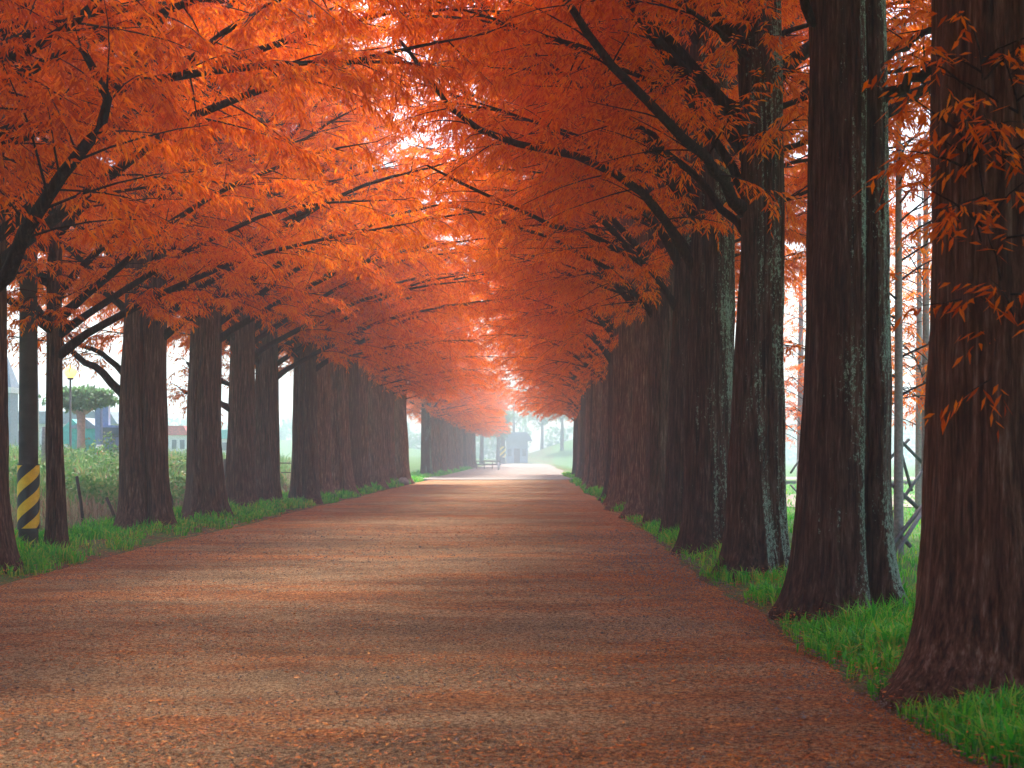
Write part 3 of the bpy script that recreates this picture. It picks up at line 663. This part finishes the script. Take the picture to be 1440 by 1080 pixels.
# long low white buildings far behind
def shed(xa, xb, yt_, Y, label, roof='white', wins=5):
    p0 = at((xa+xb)/2, Y); W = (xb-xa)*Y/2000; hh = H(yt_, Y, p0[2])
    e = empty('low_building', p0, label, 'building', 'low buildings beyond the field')
    b = MB(); b.box(-W/2, W/2, 0, 5, -.1, hh); b.build('wall', M['white'], e)
    b = MB(); b.prism([(-W/2-.3, hh), (W/2+.3, hh), (W/2-.2, hh+.8), (-W/2+.2, hh+.8)], -.3, 5.3); b.build('roof', M[roof], e)
    b0 = None
    for i in range(wins):
        x = -W/2+W*(i+.5)/wins; b = MB(); b.box(x-W/wins*.28, x+W/wins*.28, -.04, -.003, hh*.4, hh*.8)
        b.build('window', M['glass'], e)
    return e
shed(20, 160, 596, 92, 'long pale building behind the tents, widest of the three', 'slate', 8)
shed(228, 262, 612, 120, 'small white house with reddish roof between the thick tree and the two-ribbed tree', 'red', 3)
shed(296, 336, 617, 130, 'white farm shed with teal roof seen left of the close pair of trunks', 'teal', 3)
for (x, yt_, Y, lab) in [(52, 505, 62, 'pale slim mast right behind the striped utility pole'), (232, 572, 70, 'thin white mast seen right of the thick dark tree'), (62, 600, 50, 'short grey post beside the slender tree')]:
    p0 = at(x, Y); b = MB(); hh = H(yt_, Y, 0)-p0[2]; b.tube([(0, 0, 0), (0, 0, hh*.5), (0, 0, hh)], [.10, .09, .07], 12)
    o = b.build('mast', M['white'] if Y > 55 else M['wood'], None, True); o.location = p0; tag(o, lab, 'post', 'pale posts in the field')
# rail fence along the field
e = empty('field_fence', at(316, 62), 'low dark rail fence across the field behind the left row', 'fence')
o3 = np.array(e.location); pts = []
for i, (x, y, Y) in enumerate([(316, 653, 58), (372, 655, 64), (420, 656, 70), (470, 657, 77), (525, 658, 84)]):
    p0 = at(x, Y); pts.append(np.array([p0[0], Y, p0[2]+1.05])-o3)
    b = MB(); q = np.array(p0)-o3; b.tube([(q[0], q[1], q[2]-.1), (q[0], q[1], q[2]+1.15)], .06, 8); b.build('fence_post', M['darkwood'], e, True)
for j in range(2):
    b = MB(); b.tube([p_-np.array([0, 0, .45*j]) for p_ in pts], .028, 6); b.build('rail', M['darkwood'], e, True)
# leaning stakes in the weeds
for i, (a, c, Y) in enumerate([((108, 670), (118, 733), 31), ((150, 700), (165, 730), 32.5), ((235, 680), (246, 715), 39), ((302, 668), (308, 690), 45)]):
    P = np.array([px(*c, Y), px(*a, Y+.3)]); b = MB(); P[0, 2] = float(gz(P[0, 0], P[0, 1]))-.1; o_ = P[0].copy(); b.tube([P[0]-o_, (P[0]+P[1])/2-o_+.01, P[1]-o_], .035, 7)
    o = b.build('field_stake', M['darkwood'], None, True); o.location = o_
    tag(o, ['tallest leaning stake in the weeds right of the slender tree', 'short leaning stake in the weeds left of the thick dark tree', 'leaning stake in the weeds right of the thick dark tree', 'thin stake in the weeds left of the close trunk pair'][i], 'stake', 'leaning stakes in the weedy field')

# ------------------------------------------------------------------ end of the avenue
Y = 265; p0 = at(727, Y, 0); e = empty('gate_lodge', p0, 'hazy dark timber lodge with a deep roof at the end of the avenue', 'building')
S = Y/2000; b = MB(); b.box(-2.0, 2.0, 0, 4, -.1, 4.3); b.build('wall', M['slate'], e)
b = MB(); b.prism([(-2.9, 4.2), (2.9, 4.2), (1.8, 5.9), (-1.8, 5.9)], -.8, 4.8); b.build('roof', M['slate'], e)
b = MB(); b.box(-.55, .55, -.05, -.003, 0, 2.8); b.build('door', M['darkwood'], e)
for x in (-1.35, 1.35):
    b = MB(); b.box(x-.35, x+.35, -.05, -.003, 1.4, 2.7); b.build('window', M['glass'], e)
p0 = at(706, 260, 0); e = empty('utility_pole', p0, 'hazy thick pole with a yellow striped band beside the lodge', 'utility pole')
b = MB(); b.tube([(0, 0, -.1), (0, 0, 4), (0, 0, 9)], [.68, .58, .4], 16); b.build('shaft', M['concrete'], e, True); striped_band(e, .70, 1.2, 3.2, .85, 4, 1, 0, 32)
p0 = at(701, 150, 0.05); b = MB(); b.tube([(0, 0, 0), (0, 0, .75), (0, 0, .8)], [.1, .1, .04], 12); o = b.build('bollard', M['white'], None, True); o.location = p0
tag(o, 'small white bollard on the path in front of the lodge', 'bollard')
e = empty('barrier_rail', at(686, 160, 0), 'low grey guard rail left of the hazy lodge', 'railing')
for x in (-1.3, -.4, .5, 1.3):
    b = MB(); b.box(x-.05, x+.05, -.05, .05, 0, 1.0); b.build('post', M['wood'], e)
for z in (.45, .85):
    b = MB(); b.box(-1.5, 1.5, -.08, -.052, z, z+.14); b.build('rail', M['wood'], e)
# bench by the right row
p0 = px(829, 676, 88); p0 = (p0[0], 88, .03); e = empty('park_bench', p0, 'small dark wooden bench against the right row near its far end', 'bench', None, R(-90))
for i in range(3):
    b = MB(); b.box(-.7, .7, -.16+.13*i, -.05+.13*i, .42, .46); b.build('slat', M['darkwood'], e)
for i in range(2):
    b = MB(); b.box(-.7, .7, .24, .27, .58+.16*i, .70+.16*i); b.build('backrest', M['darkwood'], e)
for x in (-.6, .6):
    b = MB(); b.box(x-.04, x+.04, -.16, -.08, 0, .418); b.box(x-.04, x+.04, .272, .33, 0, .86); b.build('leg', M['darkwood'], e)
# stone at the foot of the left tree
g = np.random.default_rng(3)
def rock(loc, r, label):
    nu, nv = 14, 9; V = []
    for i in range(nv):
        for j in range(nu):
            a, t = j/nu*2*PI, i/(nv-1)*PI; k_ = r*(.8+.35*g.random()); V.append((k_*math.sin(t)*math.cos(a), k_*math.sin(t)*math.sin(a), k_*.75*math.cos(t)))
    F = [(i*nu+j, (i+1)*nu+j, (i+1)*nu+(j+1) % nu, i*nu+(j+1) % nu) for i in range(nv-1) for j in range(nu)]
    b = MB(); b.add(V, F); o = b.build('boulder', M['stone'], None, True); o.location = loc; tag(o, label, 'rock')
rock((px(567, 680, 76)[0]+.0, 76, .15), .32, 'grey stone at the foot of the last left tree before the crossing')
# hazy broadleaf trees at the end
for i, (x, Y, h, rr, lab) in enumerate([(677, 250, 13, 4.5, 'hazy green tree left of the lodge'), (790, 290, 13, 4.2, 'hazy slim tree on the green mound'), (762, 312, 11, 4, 'faint tree at the back of the green mound'),
                                        (722, 300, 15, 6, 'broad hazy tree rising behind the lodge'), (815, 318, 12, 5, 'faint tree at the right shoulder of the mound'), (700, 254, 10, 2.6, 'slim dark tree pressed against the lodge')]):
    p0 = at(x, Y); e = empty('broadleaf_tree', p0, lab, 'tree', 'hazy trees at the end of the avenue')
    b = MB(); b.tube([(0, 0, -.2), (.1, 0, h*.35), (0, 0, h*.8)], [.42, .32, .14], 10); b.build('trunk', M['darkwood'], e, True)
    for s_ in range(4):
        a = s_*1.6+i; b = MB(); b.tube([(0, 0, h*.42+.2*s_), (math.cos(a)*rr*.4, math.sin(a)*rr*.4, h*.62), (math.cos(a)*rr*.7, math.sin(a)*rr*.7, h*.8)], [.1, .07, .03], 6); b.build('branch', M['darkwood'], e, True)
    leafcloud(3500, (0, 0, h*.78), (rr, rr, h*.33), .38, 20+i, M['leaf_green'], 'crown', e)
# far woods that read as one mass
g = np.random.default_rng(77); VV = []; FF = []; nn = 0
for i in range(110):
    s_ = i % 3
    if s_ == 0: c = (g.uniform(-140, 140), g.uniform(345, 400))
    elif s_ == 1: c = (g.uniform(-170, -95), g.uniform(80, 280))
    else: c = (g.uniform(80, 150), g.uniform(70, 280))
    rr = g.uniform(4, 8); n_ = 700; d = unit(g.normal(size=(n_, 3)))
    B = np.array([c[0], c[1], rr*.75])+d*(g.uniform(.5, 1, n_)**.5)[:, None]*np.array([rr, rr, rr*.9])*(1+.25*np.sin(d[:, :1]*6+i)); 
    V, F = fronds(B, unit(g.normal(size=(n_, 3))), g.uniform(.7, 1.5, n_), g.uniform(.5, 1.0, n_), g)
    VV.append(V); FF.append(F+nn); nn += len(V)
me = mesh_np('far_woods', np.concatenate(VV), np.concatenate(FF)); me.materials.append(M['leaf_green']); tag(link('far_woods', me), 'distant woods fading into the haze beyond the fields', None, None, 'stuff')

# ------------------------------------------------------------------ grass, weeds, litter, pebbles
def blades(P, h, wd, rg, bend=.5):
    n = len(P); a = rg.uniform(0, 2*PI, n); dr = np.stack([np.cos(a), np.sin(a), 0*a], -1); sd_ = np.stack([-np.sin(a), np.cos(a), 0*a], -1)
    ph = rg.uniform(0, PI, n); sd_ = np.stack([np.cos(ph), np.sin(ph), 0*ph], -1)
    b = rg.uniform(.1, 1, n)*bend; hh = h[:, None]; ww = wd[:, None]; bb = b[:, None]
    up = np.array([0, 0, 1.0])
    m1 = P+up*hh*.55+dr*hh*bb*.22; tp = P+up*hh*(1-.35*bb)+dr*hh*bb*.95
    V = np.stack([P-sd_*ww*.4-up*.02, P+sd_*ww*.4-up*.02, m1+sd_*ww*.5, m1-sd_*ww*.5, tp], 1).reshape(-1, 3)
    i = np.arange(n)[:, None]*5
    F = np.concatenate([i+np.array([0, 1, 2]), i+np.array([0, 2, 3]), i+np.array([3, 2, 4])])
    return V, F
trunks_xy = [(o.location.x, o.location.y) for o in col.objects if o.name.startswith('redwood_tree')]
TX = np.array(trunks_xy)
def scatter_y(n, y0, y1, g):      # more plants close to the camera
    u = g.random(n); return y0*(y1/y0)**u
def verge(name, x0f, x1f, y0, y1, n, seed, hmin, hmax, thr, label, m='grass'):
    g = np.random.default_rng(seed); Y = scatter_y(n, y0, y1, g); u = g.random(n)
    a, b = x0f(Y), x1f(Y); X = a+(b-a)*u
    cl = vnoise(X*2.3+40, Y*2.3, seed)*.6+vnoise(X*.7+40, Y*.7, seed+1)*.4
    edge = np.minimum(u, 1-u)*5
    k = (cl*np.clip(.55+edge, 0, 1) > thr+g.uniform(-.12, .12, n)); X, Y, cl, edge = X[k], Y[k], cl[k], edge[k]
    cx = np.round(X*6)/6; cy_ = np.round(Y*6)/6; X = X*.6+.4*(cx+.05*np.sin(cy_*9)); Y = Y*.6+.4*(cy_+.05*np.cos(cx*7))
    h = g.uniform(hmin, hmax, len(X))*(.15+2.6*np.clip(cl-.25, 0, 1))*np.clip(.5+edge, 0, 1); scl = np.clip(Y/22, 1, 3)
    V, F = blades(np.stack([X, Y, gz(X, Y)], -1), h, g.uniform(.006, .015, len(X))*scl*(1+1.3*(g.random(len(X)) < .12)), g, 1.1)
    me = mesh_np(name, V, F); me.materials.append(M[m]); o = link(name, me); tag(o, label, None, None, 'stuff'); return len(F)
nt_ = 0
nt_ += verge('grass', lambda Y: edgeR(Y)-.10, lambda Y: edgeR(Y)*0+4.3, 6.0, 118, 120000, 61, .08, .24, .53, 'bright green grass strip round the feet of the right row')
nt_ += verge('grass', lambda Y: edgeL(Y)*0-9.3, lambda Y: edgeL(Y)+.12, 14, 110, 95000, 63, .09, .26, .50, 'bright green grass strip round the feet of the left row')
nt_ += verge('grass', lambda Y: Y*0+4.2, lambda Y: 4.6+Y*.32, 9, 90, 34000, 65, .08, .2, .2, 'short green lawn grass beyond the right row')
nt_ += verge('grass', lambda Y: Y*0-9.0, lambda Y: edgeL(Y)+.1, 104, 165, 9000, 66, .2, .4, .25, 'grass under the far hazy left trees')
nt_ += verge('weeds', lambda Y: -9.6-Y*.35, lambda Y: Y*0-12.2, 20, 100, 60000, 67, .25, .75, .22, 'tall pale weeds covering the bank of the fallow field', 'weed')
nt_ += verge('dry_weeds', lambda Y: -9.6-Y*.25, lambda Y: Y*0-9.2, 18, 95, 30000, 69, .12, .45, .2, 'reddish dry stalks at the foot of the weedy bank', 'dry')
g = np.random.default_rng(88); VV = []; FF = []; nn = 0
for i in range(85):
    Y = g.uniform(30, 75); X = -10.5-g.random()*.26*Y; rr = g.uniform(.35, .9); n_ = 420; d = unit(g.normal(size=(n_, 3))); d[:, 2] = np.abs(d[:, 2])
    B = np.array([X, Y, float(gz(X, Y))])+d*(g.uniform(.3, 1, n_)**.5)[:, None]*np.array([rr, rr, rr*g.uniform(.8, 1.3)])*(1+.3*np.sin(d[:, :1]*5+i))
    V, F = fronds(B, unit(g.normal(size=(n_, 3))+[0, 0, .5]), g.uniform(.10, .26, n_), g.uniform(.05, .11, n_), g); VV.append(V); FF.append(F+nn); nn += len(V)
me = mesh_np('undergrowth', np.concatenate(VV), np.concatenate(FF)); me.materials.append(M['weed']); tag(link('undergrowth', me), 'tangled bushy undergrowth on the weedy bank of the field', None, None, 'stuff')
# fallen needle sprays on the path
g = np.random.default_rng(91); n = 150000
Y = scatter_y(n, 5.2, 46, g); X = g.uniform(-7.6, 3.9, n)
dn = .55*vnoise(X*.35+20, Y*.9+20, 92)+.35*vnoise(X*2, Y*3.2, 93)+.30*np.clip((np.abs(X+2.1)-3.2)/1.6, 0, 1)
k = dn > .44+g.uniform(-.16, .22, n); X, Y = X[k], Y[k]; n = len(X)
a = g.uniform(0, 2*PI, n); d = np.stack([np.cos(a), np.sin(a), g.normal(0, .12, n)], -1)
zp = np.where((X > edgeL(Y)+.05) & (X < edgeR(Y)-.05), .020+.0*Y, gz(X, Y)+.012+.13*g.random(n)**1.5)
s_ = np.clip(Y/22, 1, 1.5)
L = g.uniform(.016, .050, n)*s_; W = L*g.uniform(.2, .42, n)
sd_ = np.stack([-d[:, 1], d[:, 0], g.normal(0, .25, n)], -1); B = np.stack([X, Y, zp+g.uniform(.002, .010, n)], -1)
V = np.stack([B, B+d*L[:, None]*.45+sd_*W[:, None]*.5, B+d*L[:, None]+np.array([0, 0, .004]), B+d*L[:, None]*.45-sd_*W[:, None]*.5], 1).reshape(-1, 3)
i = np.arange(n)[:, None]*4; me = mesh_np('leaf_litter', V, np.concatenate([i+np.array([0, 1, 2]), i+np.array([0, 2, 3])])); me.materials.append(M['litter'])
tag(link('leaf_litter', me), 'fallen orange needle sprays strewn over the path', None, None, 'stuff')
n = 24000; Y = scatter_y(n, 5.2, 30, g); X = np.where(g.random(n) < .4, 2.45-np.abs(g.normal(0, .9, n)), g.uniform(-6.7, 2.6, n))
r = g.uniform(.003, .010, n)*np.clip(Y/14, 1, 1.6); r[g.random(n) < .02] *= 1.8
oc = np.array([(1, 0, 0), (0, 1, 0), (-1, 0, 0), (0, -1, 0), (0, 0, .7), (0, 0, -.7)], float)
V = np.stack([X, Y, .014+r*.3], -1)[:, None]+oc[None]*r[:, None, None]*g.uniform(.7, 1.3, (n, 6, 1))
fo = np.array([(0, 1, 4), (1, 2, 4), (2, 3, 4), (3, 0, 4), (1, 0, 5), (2, 1, 5), (3, 2, 5), (0, 3, 5)])
me = mesh_np('pebbles', V.reshape(-1, 3), (np.arange(n)[:, None, None]*6+fo[None]).reshape(-1, 3)); me.materials.append(M['pebble'])
tag(link('pebbles', me), 'small grey pebbles scattered on the path', None, None, 'stuff')
open('/tmp/tris.txt','w').write(str((ntris, nt_, sum(len(m.polygons) for m in bpy.data.meshes))))
print('grass tris', nt_, 'total unique', sum(len(m.polygons) for m in bpy.data.meshes))
